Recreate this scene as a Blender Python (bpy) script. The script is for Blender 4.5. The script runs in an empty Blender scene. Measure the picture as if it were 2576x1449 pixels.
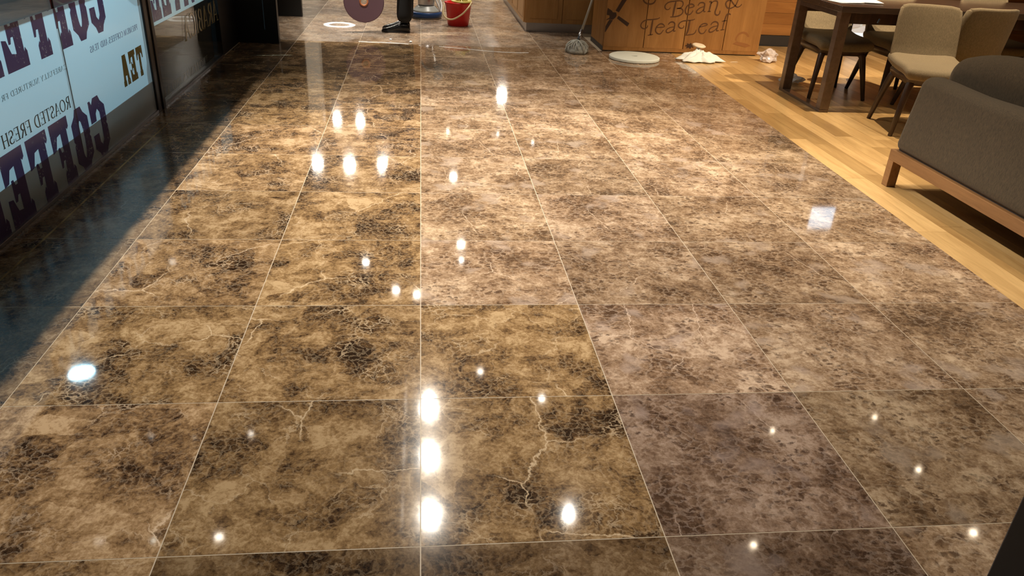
import bpy, bmesh, math, random
from mathutils import Vector, Matrix
from mathutils import noise as mnoise
R = math.radians
random.seed(7)
scene = bpy.context.scene
C = scene.collection

# ------------------------------------------------------------------ camera
CAM_LOC = (0.003427, -1.961643, 1.396409)
F_PX = 1942.672
pit, yaw, rol = 0.473750624, -0.131158355, 0.0581715967
fwd = Vector((-math.sin(yaw)*math.cos(pit), math.cos(yaw)*math.cos(pit), -math.sin(pit)))
rt = Vector((math.cos(yaw), math.sin(yaw), 0)); up = rt.cross(fwd)
r2 = math.cos(rol)*rt + math.sin(rol)*up; u2 = -math.sin(rol)*rt + math.cos(rol)*up
cd = bpy.data.cameras.new('camera'); cam = bpy.data.objects.new('camera', cd); C.objects.link(cam)
cd.sensor_width = 36.0; cd.lens = F_PX/2576*36; cd.clip_start = .02
cam.matrix_world = Matrix(((r2.x, u2.x, -fwd.x, CAM_LOC[0]), (r2.y, u2.y, -fwd.y, CAM_LOC[1]), (r2.z, u2.z, -fwd.z, CAM_LOC[2]), (0, 0, 0, 1)))
scene.camera = cam
# ------------------------------------------------------------------ world, exposure
w = bpy.data.worlds.new('world'); scene.world = w; w.use_nodes = True
w.node_tree.nodes['Background'].inputs[0].default_value = (.75, .85, 1, 1)
w.node_tree.nodes['Background'].inputs[1].default_value = .012
vs = scene.view_settings
vs.view_transform = 'Standard'; vs.look = 'None'; vs.gamma = 1; vs.use_curve_mapping = False
vs.exposure = 0.15
CEIL = 3.0; SOFF = 2.5
# lamps: (x, y, lens radius, lens strength, spot watts, cone deg, aim x, aim y, colour)   (heads in the ceiling)
WARM = (1, .80, .56); WHITE = (1, .905, .775); COOL = (.50, .80, 1)
LAMPS = [  # x, y, z, lens radius, lens strength, watts, cone, aim x, aim y, colour
    # track row over the aisle
    (.07, 2.61, 3.0, .036, 60, 340, 90, .20, 1.45, WHITE), (.07, 3.32, 3.0, .034, 60, 330, 90, .20, 1.8, WHITE), (.07, 4.04, 3.0, .085, 90, 260, 90, .10, 2.5, WHITE),
    (.60, 4.67, 3.0, .028, 70, 80, 60, .70, 3.2, WHITE), (1.16, 2.58, 3.0, .040, 110, 105, 74, 1.35, 1.7, WHITE), (1.17, 4.18, 3.0, .028, 110, 75, 76, 1.5, 3.9, WHITE),
    (-.05, 6.36, 3.0, .042, 110, 70, 70, .1, 5.9, WHITE), (-.27, 5.52, 2.5, .036, 110, 45, 46, -.30, 5.4, WHITE),
    (.53, 7.34, 3.0, .028, 110, 90, 70, .4, 7.0, WHITE), (.55, 7.86, 3.0, .050, 110, 110, 80, .3, 8.2, WHITE), (-.635, 6.22, 2.5, .036, 110, 260, 50, -.70, 6.75, WHITE),
    (.55, 10.69, 3.0, .060, 110, 130, 90, .5, 9.6, WHITE), (3.24, 12.19, 3.0, .055, 90, 60, 80, 3.2, 11.6, WHITE),
    (-1.80, 11.32, 3.0, .085, 420, 90, 70, -1.2, 10.2, WHITE), (-1.24, 11.24, 3.0, .085, 420, 90, 70, -.8, 10.2, WHITE), (-.66, 11.27, 3.0, .085, 420, 90, 70, -.4, 10.2, WHITE),
    (-1.73, 14.19, 3.0, .075, 380, 60, 80, -1.7, 13.6, WHITE), (-1.25, 14.08, 3.0, .075, 380, 60, 80, -1.2, 13.6, WHITE), (1.94, 16.68, 3.0, .110, 380, 100, 90, 1.9, 15.6, WHITE),
    (.54, 13.48, 3.0, .030, 70, 30, 80, .5, 13, WHITE), (1.55, 13.36, 3.0, .026, 70, 30, 80, 1.5, 13, WHITE), (2.19, 12.77, 3.0, .028, 70, 30, 80, 2.2, 12.4, WHITE), (2.27, 15.65, 3.0, .030, 70, 30, 80, 2.2, 15.2, WHITE),
    # small halogens over the timber floor
    (2.55, 2.20, 3.0, .022, 110, 105, 56, 2.6, 1.6, WARM), (4.41, 2.23, 3.0, .026, 110, 60, 60, 4.3, 2.6, WARM), (4.40, 2.99, 3.0, .020, 110, 70, 72, 4.2, 3.6, WARM),
    (4.41, 3.76, 3.0, .018, 110, 400, 66, 4.1, 5.3, WARM), (3.29, 3.59, 3.0, .018, 110, 290, 84, 3.1, 3.9, WARM),
]
LAMPS_SOFFIT = [  # weak downlights in the dropped soffit
    (-1.33, 1.99, .026, 60), (-1.33, 3.08, .018, 40), (-1.74, 1.98, .016, 40), (-1.75, 3.05, .010, 30)]
OUTSIDE = [(-3.29, 4.74, 3.0, .06, 30, 600), (-3.29, .90, 3.0, .06, 30, 480)]
scene.cycles.max_bounces = 6; scene.cycles.diffuse_bounces = 3; scene.cycles.glossy_bounces = 4; scene.cycles.transmission_bounces = 4; scene.cycles.transparent_max_bounces = 8

# ------------------------------------------------------------------ helpers
def link(o, parent=None):
    C.objects.link(o)
    if parent: o.parent = parent
    return o
def mesh_obj(name, bm, mat=None, parent=None, smooth=False, loc=None):
    me = bpy.data.meshes.new(name); bm.to_mesh(me); bm.free()
    if mat: me.materials.append(mat)
    if smooth:
        for p in me.polygons: p.use_smooth = True
    o = bpy.data.objects.new(name, me)
    if loc: o.location = loc
    return link(o, parent)
def empty(name, loc=(0, 0, 0), rz=0):
    o = bpy.data.objects.new(name, None); o.empty_display_size = .1; o.location = loc; o.rotation_euler = (0, 0, rz)
    return link(o)
def tag(o, label=None, cat=None, group=None, kind=None):
    if label: o['label'] = label
    if cat: o['category'] = cat
    if group: o['group'] = group
    if kind: o['kind'] = kind
    return o
def copy_tree(o, parent=None):
    c = o.copy(); link(c, parent)
    for ch in list(o.children): copy_tree(ch, c)
    return c
def box(bm, x0, x1, y0, y1, z0, z1, M=None):
    v = [bm.verts.new(Vector(p)) for p in ((x0, y0, z0), (x1, y0, z0), (x1, y1, z0), (x0, y1, z0), (x0, y0, z1), (x1, y0, z1), (x1, y1, z1), (x0, y1, z1))]
    if M:
        for q in v: q.co = M @ q.co
    for f in ((0, 3, 2, 1), (4, 5, 6, 7), (0, 1, 5, 4), (1, 2, 6, 5), (2, 3, 7, 6), (3, 0, 4, 7)): bm.faces.new([v[i] for i in f])
    return v
def box_obj(name, x0, x1, y0, y1, z0, z1, mat, parent=None, bevel=0):
    bm = bmesh.new(); box(bm, x0, x1, y0, y1, z0, z1)
    if bevel: bmesh.ops.bevel(bm, geom=bm.edges[:], offset=bevel, segments=2, affect='EDGES', profile=.6)
    return mesh_obj(name, bm, mat, parent)
def rbox(size, r, k=3, m=(4, 4, 4), fn=None):
    """rounded box, centred, optional deform function"""
    hs = [s/2 for s in size]; ax = []
    for h, mm in zip(hs, m):
        rr = min(r, h*.98); c = [-h + rr*i/k for i in range(k)]
        c += [-h+rr + (2*h-2*rr)*i/mm for i in range(mm+1)] + [h-rr + rr*i/k for i in range(1, k+1)]
        ax.append(c)
    bm = bmesh.new(); vm = {}
    def V(i, j, l):
        key = (i, j, l)
        if key not in vm:
            p = Vector((ax[0][i], ax[1][j], ax[2][l]))
            inn = Vector([max(-(h-min(r, h*.98)), min(h-min(r, h*.98), q)) for q, h in zip(p, hs)])
            d = p-inn
            if d.length > 1e-9: p = inn + d.normalized()*min(r, min(hs)*.98)
            vm[key] = bm.verts.new(fn(p) if fn else p)
        return vm[key]
    n = [len(a)-1 for a in ax]
    for i in range(n[0]):
        for j in range(n[1]):
            bm.faces.new((V(i, j, 0), V(i, j+1, 0), V(i+1, j+1, 0), V(i+1, j, 0)))
            bm.faces.new((V(i, j, n[2]), V(i+1, j, n[2]), V(i+1, j+1, n[2]), V(i, j+1, n[2])))
    for i in range(n[0]):
        for l in range(n[2]):
            bm.faces.new((V(i, 0, l), V(i+1, 0, l), V(i+1, 0, l+1), V(i, 0, l+1)))
            bm.faces.new((V(i, n[1], l), V(i, n[1], l+1), V(i+1, n[1], l+1), V(i+1, n[1], l)))
    for j in range(n[1]):
        for l in range(n[2]):
            bm.faces.new((V(0, j, l), V(0, j, l+1), V(0, j+1, l+1), V(0, j+1, l)))
            bm.faces.new((V(n[0], j, l), V(n[0], j+1, l), V(n[0], j+1, l+1), V(n[0], j, l+1)))
    return bm
def tube(bm, pts, rad, n=8, cap=True, flat=1.0):
    pts = [Vector(p) for p in pts]
    if not isinstance(rad, (list, tuple)): rad = [rad]*len(pts)
    rings = []; prev = None
    for i, p in enumerate(pts):
        t = (pts[min(i+1, len(pts)-1)]-pts[max(i-1, 0)]).normalized()
        if prev is None:
            a = Vector((0, 0, 1)) if abs(t.z) < .9 else Vector((1, 0, 0)); nx = t.cross(a).normalized()
        else:
            nx = (prev - t*prev.dot(t)).normalized()
        prev = nx; ny = t.cross(nx)
        rings.append([bm.verts.new(p + rad[i]*(math.cos(2*math.pi*q/n)*nx + flat*math.sin(2*math.pi*q/n)*ny)) for q in range(n)])
    for a, b in zip(rings, rings[1:]):
        for q in range(n): bm.faces.new((a[q], a[(q+1) % n], b[(q+1) % n], b[q]))
    if cap:
        bm.faces.new(rings[0][::-1]); bm.faces.new(rings[-1])
def lathe(bm, prof, n=32, c=(0, 0, 0), closed=False):
    rings = []
    for r, z in prof:
        rings.append([bm.verts.new((c[0]+r*math.cos(2*math.pi*q/n), c[1]+r*math.sin(2*math.pi*q/n), c[2]+z)) for q in range(n)])
    pairs = list(zip(rings, rings[1:]))
    if closed: pairs.append((rings[-1], rings[0]))
    for a, b in pairs:
        for q in range(n): bm.faces.new((a[q], a[(q+1) % n], b[(q+1) % n], b[q]))
    if not closed:
        bm.faces.new(rings[0][::-1]); bm.faces.new(rings[-1])
def crom(P, n=6):
    out = []
    for i in range(len(P)-1):
        p0 = P[max(i-1, 0)]; p1 = P[i]; p2 = P[i+1]; p3 = P[min(i+2, len(P)-1)]
        for k in range(n):
            t = k/n
            out.append(tuple(.5*((2*b)+(-a+c)*t+(2*a-5*b+4*c-d)*t*t+(-a+3*b-3*c+d)*t*t*t) for a, b, c, d in zip(p0, p1, p2, p3)))
    out.append(tuple(P[-1])); return out

# ------------------------------------------------------------------ materials
class NB:
    def __init__(s, name):
        s.m = bpy.data.materials.new(name); s.m.use_nodes = True; s.t = s.m.node_tree; s.n = s.t.nodes
        s.b = s.n['Principled BSDF']; s.out = s.n['Material Output']
    def add(s, typ, **kw):
        n = s.n.new(typ)
        for k, v in kw.items():
            if k[0] == '_': n.inputs[k[1:].replace('_', ' ')].default_value = v
            else: setattr(n, k, v)
        return n
    def l(s, a, b): s.t.links.new(a, b)
    def math(s, op, a, b=0.0, clamp=False):
        n = s.n.new('ShaderNodeMath'); n.operation = op; n.use_clamp = clamp
        for i, x in enumerate((a, b)):
            if isinstance(x, (int, float)): n.inputs[i].default_value = x
            else: s.l(x, n.inputs[i])
        return n.outputs[0]
    def vmath(s, op, a, b):
        n = s.n.new('ShaderNodeVectorMath'); n.operation = op
        for i, x in enumerate((a, b)):
            if isinstance(x, (tuple, list)): n.inputs[i].default_value = x
            elif isinstance(x, (int, float)): n.inputs[3].default_value = x
            else: s.l(x, n.inputs[i])
        return n.outputs[0]
    def mix(s, f, a, b, mode='MIX'):
        n = s.n.new('ShaderNodeMix'); n.data_type = 'RGBA'; n.blend_type = mode
        for i, x in ((0, f), (6, a), (7, b)):
            if isinstance(x, (int, float)): n.inputs[i].default_value = x
            elif isinstance(x, tuple): n.inputs[i].default_value = x if len(x) == 4 else x+(1,)
            else: s.l(x, n.inputs[i])
        return n.outputs[2]
    def ramp(s, f, stops):
        n = s.n.new('ShaderNodeValToRGB'); e = n.color_ramp.elements
        while len(e) < len(stops): e.new(.5)
        for q, (p, c) in zip(e, stops):
            q.position = p; q.color = (c if isinstance(c, tuple) else (c, c, c)) + (1,)
        s.l(f, n.inputs[0]); return n.outputs[0]
    def noise(s, vec, scale, detail=4, rough=.55, dist=0):
        n = s.add('ShaderNodeTexNoise', _Scale=scale, _Detail=detail, _Roughness=rough, _Distortion=dist); s.l(vec, n.inputs['Vector']); return n
    def vor(s, vec, scale, feature='F1', smooth=None):
        n = s.add('ShaderNodeTexVoronoi', feature=feature, _Scale=scale); s.l(vec, n.inputs['Vector']); return n
    def set(s, **kw):
        for k, v in kw.items():
            i = s.b.inputs[k.replace('_', ' ')]
            if isinstance(v, (int, float)): i.default_value = v
            elif isinstance(v, tuple): i.default_value = v if len(v) == 4 else v+(1,)
            else: s.l(v, i)
        return s
    def bump(s, h, strength=.2, dist=.01):
        n = s.add('ShaderNodeBump', _Strength=strength, _Distance=dist); s.l(h, n.inputs['Height']); s.l(n.outputs[0], s.b.inputs['Normal'])
def plain(name, col, rough=.5, metal=0, noise=.08, scale=40, **kw):
    b = NB(name); tc = b.add('ShaderNodeTexCoord')
    n = b.noise(tc.outputs['Object'], scale, 3)
    c = b.mix(n.outputs[0], tuple(max(0, x*(1-noise)) for x in col), tuple(min(1, x*(1+noise)) for x in col))
    b.set(Base_Color=c, Roughness=rough, Metallic=metal, **kw); return b.m
def marble(name, pebble=False, dull=False, add=0.0):
    b = NB(name); tc = b.add('ShaderNodeTexCoord'); oi = b.add('ShaderNodeObjectInfo')
    cx = b.add('ShaderNodeCombineXYZ'); r = oi.outputs['Random']
    b.l(b.math('MULTIPLY', r, 37.7), cx.inputs[0]); b.l(b.math('MULTIPLY', r, 61.3), cx.inputs[1])
    P = b.vmath('ADD', tc.outputs['Object'], cx.outputs[0])
    sep = b.add('ShaderNodeSeparateColor'); b.l(oi.outputs['Color'], sep.inputs[0]); tone, mau = sep.outputs[1], sep.outputs[2]
    def nz(vec, sc, d=4, ro=.6):
        n = b.noise(vec, sc, d, ro); n.noise_dimensions = '2D'; return n
    def vr(vec, sc, feat='F1'):
        n = b.vor(vec, sc, feat); n.voronoi_dimensions = '2D'; return n
    wn = nz(P, 4.0, 3); wv = b.vmath('SCALE', b.vmath('SUBTRACT', wn.outputs['Color'], (.5, .5, .5)), .11 if not pebble else .07); Pw = b.vmath('ADD', P, wv)
    fn = nz(P, 26, 4, .7); fv = b.vmath('SCALE', b.vmath('SUBTRACT', fn.outputs['Color'], (.5, .5, .5)), .030); Pf = b.vmath('ADD', Pw, fv)
    def vein(vec, sc, width, mask):
        e = vr(vec, sc, 'DISTANCE_TO_EDGE'); line = b.ramp(e.outputs['Distance'], [(0, 1.0), (width*.35, .8), (width, 0.0)]); return b.math('MULTIPLY', line, mask)
    big = nz(Pw, 3.4, 3, .55); m2 = nz(Pf, 17, 7, .76); m3 = nz(P, 6.5, 3, .5)
    gr = nz(P, 85, 2, .6); Pg = b.vmath('ADD', Pf, b.vmath('SCALE', b.vmath('SUBTRACT', gr.outputs['Color'], (.5, .5, .5)), .016)); gq = b.math('MULTIPLY', b.math('SUBTRACT', gr.outputs[0], .5), .16)
    if not pebble:
        cl = vr(Pf, 8.0); sc = b.add('ShaderNodeSeparateColor'); b.l(cl.outputs['Color'], sc.inputs[0])
        t = b.math('ADD', b.math('ADD', b.math('MULTIPLY', big.outputs[0], .42), b.math('MULTIPLY', m2.outputs[0], .50)), b.math('ADD', b.math('MULTIPLY', sc.outputs[0], .08), gq))
        base = b.ramp(t, [(.375, (.024, .013, .007)), (.43, (.078, .044, .021)), (.485, (.175, .104, .046)), (.55, (.285, .178, .083)), (.63, (.46, .32, .175))])
        dz = b.ramp(big.outputs[0], [(.40, 1.0), (.58, .12)]); k3 = b.ramp(m3.outputs[0], [(.50, 0.0), (.64, 1.0)]); k4 = b.ramp(m3.outputs[0], [(.40, 1.0), (.50, 0.0)])
        v1 = vein(Pf, 2.1, .0075, b.ramp(nz(P, 2.2, 1).outputs[0], [(.50, 0.0), (.58, 1.0)])); v2 = vein(Pg, 8.0, .026, k3); v3 = vein(Pg, 40, .14, b.math('MULTIPLY', dz, b.math('MAXIMUM', k3, .40)))
        vv = b.math('MAXIMUM', v1, b.math('MAXIMUM', b.math('MULTIPLY', v2, .60), b.math('MULTIPLY', v3, .62)))
        col = b.mix(vv, base, (.60, .46, .30))
    else:
        st = b.vmath('MULTIPLY', Pg, (1, 1.55, 1))
        t = b.math('ADD', b.math('ADD', b.math('MULTIPLY', big.outputs[0], .45), b.math('MULTIPLY', m2.outputs[0], .55)), gq)
        col = b.ramp(t, [(.38, (.080, .046, .024)), (.46, (.185, .114, .062)), (.54, (.30, .200, .117)), (.64, (.50, .37, .24))])
        gm = b.ramp(m3.outputs[0], [(.38, .12), (.58, 1.0)])
        for sc_, lo, al, cc in ((36, .50, .80, (.060, .034, .020)), (17, .72, .75, (.085, .048, .026))):
            pv = vr(st, sc_); s2 = b.add('ShaderNodeSeparateColor'); b.l(pv.outputs['Color'], s2.inputs[0])
            pick = b.ramp(s2.outputs[0], [(lo, 0.0), (lo+.18, 1.0)]); shp = b.ramp(pv.outputs['Distance'], [(.20, 1.0), (.52, 0.0)])
            col = b.mix(b.math('MULTIPLY', b.math('MULTIPLY', b.math('MULTIPLY', pick, shp), gm), al), col, cc)
        v4 = vein(st, 25, .15, b.math('ADD', b.math('MULTIPLY', gm, .5), .2)); v5 = vein(Pf, 2.6, .0065, b.ramp(nz(P, 2.2, 1).outputs[0], [(.56, 0.0), (.64, .9)]))
        col = b.mix(b.math('MAXIMUM', b.math('MULTIPLY', v4, .45), v5), col, (.60, .465, .325))
        cld = b.ramp(nz(Pw, 5, 2).outputs[0], [(.60, 0.0), (.72, .55)]); col = b.mix(cld, col, (.40, .31, .235))
    cm = b.add('ShaderNodeCombineColor')
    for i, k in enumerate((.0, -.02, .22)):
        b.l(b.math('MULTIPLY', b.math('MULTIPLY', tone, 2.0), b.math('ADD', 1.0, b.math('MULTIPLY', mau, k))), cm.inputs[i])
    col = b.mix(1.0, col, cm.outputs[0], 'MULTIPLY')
    if dull:
        dust = b.ramp(m3.outputs[0], [(.4, .05), (.7, .35)])
        col = b.mix(dust, col, (.50, .42, .33)); b.set(Base_Color=col, Roughness=.24)
    else:
        rr = b.math('ADD', b.math('MULTIPLY', m2.outputs[0], .03), .036+add)
        b.set(Base_Color=col, Roughness=rr, Coat_Weight=.03, Coat_Roughness=.18, Specular_IOR_Level=.36)
    return b.m
def wood(name, dark, light, axis=1, scale=1.0, rough=.35, tonevar=.35, coat=0.0):
    b = NB(name); tc = b.add('ShaderNodeTexCoord'); oi = b.add('ShaderNodeObjectInfo')
    cx = b.add('ShaderNodeCombineXYZ'); r = oi.outputs['Random']
    for i, k in enumerate((31.7, 57.1, 17.3)): b.l(b.math('MULTIPLY', r, k), cx.inputs[i])
    s = [9*scale]*3; s[axis] = .9*scale
    P = b.vmath('ADD', b.vmath('MULTIPLY', tc.outputs['Object'], tuple(s)), cx.outputs[0])
    n = b.noise(P, 2.2, 7, .62, .7); f = b.noise(b.vmath('MULTIPLY', P, (3, 3, 3)), 6, 4, .6)
    c = b.ramp(n.outputs[0], [(.28, dark), (.72, light)])
    c = b.mix(.22, c, b.mix(f.outputs[0], (.2, .2, .2), (.8, .8, .8)), 'OVERLAY')
    tn = b.math('ADD', 1-tonevar/2, b.math('MULTIPLY', r, tonevar)); cm = b.add('ShaderNodeCombineColor')
    b.l(tn, cm.inputs[0]); b.l(b.math('POWER', tn, 1.15), cm.inputs[1]); b.l(b.math('POWER', tn, 1.4), cm.inputs[2])
    c = b.mix(1.0, c, cm.outputs[0], 'MULTIPLY')
    b.set(Base_Color=c, Roughness=rough, Coat_Weight=coat, Coat_Roughness=.12); b.bump(f.outputs[0], .05, .002); return b.m
def fabric(name, a, c_):
    b = NB(name); tc = b.add('ShaderNodeTexCoord'); P = tc.outputs['Object']
    n = b.noise(b.vmath('MULTIPLY', P, (1, 1, .18)), 260, 2); g = b.noise(P, 420, 2); m = b.noise(P, 7, 3)
    f = b.math('ADD', b.math('MULTIPLY', n.outputs[0], .6), b.math('MULTIPLY', g.outputs[0], .4))
    c = b.ramp(f, [(.35, a), (.65, c_)]); c = b.mix(.25, c, b.mix(m.outputs[0], (.3, .3, .3), (.7, .7, .7)), 'OVERLAY')
    b.set(Base_Color=c, Roughness=.9, Sheen_Weight=.08, Sheen_Roughness=.5); b.bump(f, .25, .002); return b.m
def emis(name, col, strength):
    b = NB(name); b.set(Base_Color=(.8, .8, .8), Emission_Color=col, Emission_Strength=strength); return b.m
def two_sided(b, fr, ior):
    g = b.add('ShaderNodeNewGeometry'); b.l(b.math('ADD', ior, b.math('MULTIPLY', g.outputs['Backfacing'], 1/ior-ior)), fr.inputs['IOR'])
def film_mat(name, col, trans=.55, grunge=None, gloss=.06):
    b = NB(name); tc = b.add('ShaderNodeTexCoord'); b.n.remove(b.b)
    c = b.n.new('ShaderNodeRGB'); c.outputs[0].default_value = col+(1,); co = c.outputs[0]
    if grunge:
        n = b.noise(tc.outputs['Object'], 55, 6, .75); k = b.noise(tc.outputs['Object'], 9, 3)
        f = b.math('MULTIPLY', b.ramp(n.outputs[0], [(.585, 0.0), (.62, 1.0)]), b.ramp(k.outputs[0], [(.48, 0.0), (.60, 1.0)]))
        co = b.mix(f, co, grunge)
    d = b.n.new('ShaderNodeBsdfDiffuse'); t = b.n.new('ShaderNodeBsdfTranslucent'); b.l(co, d.inputs[0]); b.l(co, t.inputs[0])
    m = b.n.new('ShaderNodeMixShader'); m.inputs[0].default_value = trans; b.l(d.outputs[0], m.inputs[1]); b.l(t.outputs[0], m.inputs[2])
    g = b.n.new('ShaderNodeBsdfGlossy'); g.inputs['Roughness'].default_value = .12
    fr = b.add('ShaderNodeFresnel'); two_sided(b, fr, 1.4); m2 = b.n.new('ShaderNodeMixShader'); b.l(fr.outputs[0], m2.inputs[0]); b.l(m.outputs[0], m2.inputs[1]); b.l(g.outputs[0], m2.inputs[2])
    b.l(m2.outputs[0], b.out.inputs[0]); return b.m
def glass_mat(name, tint=(.93, .97, .96), rough=.01):
    b = NB(name); b.n.remove(b.b); t = b.n.new('ShaderNodeBsdfTransparent'); t.inputs[0].default_value = tint+(1,)
    g = b.n.new('ShaderNodeBsdfGlossy'); g.inputs['Roughness'].default_value = rough; fr = b.add('ShaderNodeFresnel'); two_sided(b, fr, 1.45)
    m = b.n.new('ShaderNodeMixShader'); b.l(fr.outputs[0], m.inputs[0]); b.l(t.outputs[0], m.inputs[1]); b.l(g.outputs[0], m.inputs[2])
    b.l(m.outputs[0], b.out.inputs[0]); return b.m

M = dict(
    marble0=marble('polished_veined_marble'), marble3=marble('satin_shaded_strip_marble', add=.13), marble1=marble('polished_pebbled_marble', True), marble2=marble('unpolished_marble', True, True),
    grout=plain('cream_grout', (.52, .43, .31), .6),
    oak=wood('oak_planks', (.46, .27, .10), (.72, .47, .20), 1, 1, .30, .50, .15),
    kiosk=wood('kiosk_wood', (.27, .118, .030), (.40, .195, .058), 2, .8, .45, .22), cabinet=wood('cabinet_wood', (.33, .165, .05), (.47, .26, .09), 2, .8, .4, .15),
    wallwood=wood('wall_wood', (.34, .135, .032), (.50, .225, .060), 0, .8, .45, .30),
    walnut=wood('dark_walnut', (.040, .022, .014), (.085, .050, .032), 2, 1.5, .35, .2), table=wood('table_wood', (.090, .055, .036), (.16, .10, .068), 1, 1.2, .32, .1, .3),
    tabletop=wood('table_top_wood', (.060, .038, .026), (.10, .066, .046), 0, 1.2, .14, .1, .5),
    sofawood=wood('sofa_frame_wood', (.20, .095, .035), (.32, .165, .065), 1, 1.5, .4, .15),
    sofa=fabric('sofa_fabric', (.036, .024, .011), (.090, .063, .032)), chair=fabric('chair_fabric', (.165, .125, .070), (.285, .22, .128)),
    black=plain('black_metal', (.012, .012, .013), .35), blackwall=plain('black_panel', (.008, .008, .008), .5), dark=plain('dark_plinth', (.045, .04, .038), .5),
    steel=plain('brushed_steel', (.42, .43, .46), .28, 1.0), chrome=plain('chrome', (.75, .75, .75), .12, 1.0),
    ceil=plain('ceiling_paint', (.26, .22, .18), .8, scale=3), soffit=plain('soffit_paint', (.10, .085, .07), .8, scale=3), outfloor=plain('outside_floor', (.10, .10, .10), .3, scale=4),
    housing=plain('lamp_housing', (.05, .05, .05), .4),
    film=film_mat('frosted_film', (.74, .82, .83), .55), filmfar=film_mat('frosted_film_cream', (.70, .74, .68), .5),
    purple=film_mat('purple_print', (.125, .090, .215), .34, (.50, .50, .56)), olive=film_mat('olive_print', (.20, .135, .030), .25, (.45, .42, .33)),
    ink=film_mat('black_print', (.05, .055, .05), .3), grey=film_mat('grey_print', (.34, .42, .44), .4), cream=film_mat('cream_print', (.62, .52, .28), .3, (.25, .2, .1)), faint=film_mat('faint_print', (.16, .14, .10), .3),
    glass=glass_mat('clear_glass'), light_line_amber=plain('light_line_amber', (.62, .42, .16), .25, 1.0),
    burn=plain('burnt_wood', (.11, .043, .012), .6), burndark=plain('burnt_wood_dark', (.045, .018, .008), .6), stain=plain('red_stain', (.31, .125, .034), .6),
    red=plain('red_plastic', (.62, .012, .010), .28), yellow=plain('yellow_plastic', (.62, .52, .13), .35), ivory=plain('ivory_plastic', (.72, .58, .33), .35),
    blue=plain('blue_plastic', (.022, .075, .24), .35), bluegrey=plain('blue_grey_plastic', (.16, .30, .38), .4), greyplastic=plain('grey_plastic', (.40, .42, .40), .35),
    purplepad=plain('purple_pad', (.20, .115, .15), .9, scale=300), whitepad=plain('white_pad', (.74, .76, .68), .85, scale=250), orange=plain('orange_hub', (.75, .28, .12), .5),
    cloth=plain('white_cloth', (.82, .82, .78), .85, scale=30), foam=plain('white_foam', (.88, .88, .86), .6, scale=60), paper=plain('paper', (.85, .85, .84), .7), creamdisc=plain('cream_disc', (.80, .66, .48), .5),
    trouser=plain('black_trousers', (.006, .006, .007), .85, scale=80), shirt=plain('navy_shirt', (.02, .03, .06), .8), skin=plain('skin', (.45, .27, .18), .5), hair=plain('hair', (.012, .009, .008), .5),
    shoe=plain('black_leather', (.010, .010, .010), .22), strand=plain('mop_yarn', (.42, .42, .38), .95, scale=60, noise=.45), stick=plain('mop_handle', (.36, .33, .27), .4),
    navy=plain('poster_navy', (.01, .03, .10), .4), farwall=plain('far_wall', (.30, .22, .15), .7, scale=2), farpanel=plain('far_panel', (.55, .50, .42), .6, scale=2),
)
def plastic_film(name, col):
    b = NB(name); b.set(Base_Color=col, Roughness=.15, Transmission_Weight=.45, IOR=1.3); return b.m
M['clearwrap'] = plastic_film('clear_wrap', (.92, .84, .82)); M['whitewrap'] = plastic_film('white_wrap', (.9, .92, .93))

# ------------------------------------------------------------------ structure: marble floor
T = .6; G = .0014
def edge_x(y): return 2.412 + .0245*max(-1, y)
bm = bmesh.new()
ol = [(-1.72, -3.0), (edge_x(-3)-.001, -3.0), (edge_x(-1)-.001, -1.0), (edge_x(6.7)-.001, 6.7), (edge_x(6.7)-.001, 12.6), (-1.72, 12.6)]
lo = [bm.verts.new((x, y, -.06)) for x, y in ol]; hi = [bm.verts.new((x, y, -.0003)) for x, y in ol]; bm.faces.new(lo[::-1]); bm.faces.new(hi)
for k in range(len(ol)): bm.faces.new((lo[k], lo[(k+1) % len(ol)], hi[(k+1) % len(ol)], hi[k]))
slab = mesh_obj('floor', bm, M['grout']); tag(slab, 'polished brown marble floor laid in square tiles', kind='structure')
tile_cache = {}
rt_ = random.Random(11)
STY = {(0, -1): (0, .54, 0), (-1, -1): (0, .48, 0), (-2, -1): (.35, .60, .3), (1, -1): (1, .40, .7), (2, -1): (.8, .42, 0), (0, 0): (.1, .60, 0), (-1, 0): (0, .56, 0), (-2, 0): (0, .55, 0),
       (1, 0): (.85, .60, .4), (2, 0): (.8, .54, .2), (3, 0): (.8, .52, .1), (0, 1): (.75, .66, .2), (-1, 1): (0, .60, 0), (-2, 1): (.2, .58, .2), (0, -2): (0, .30, .3), (-1, -2): (0, .30, .1), (1, -2): (.6, .32, .6)}
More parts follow.
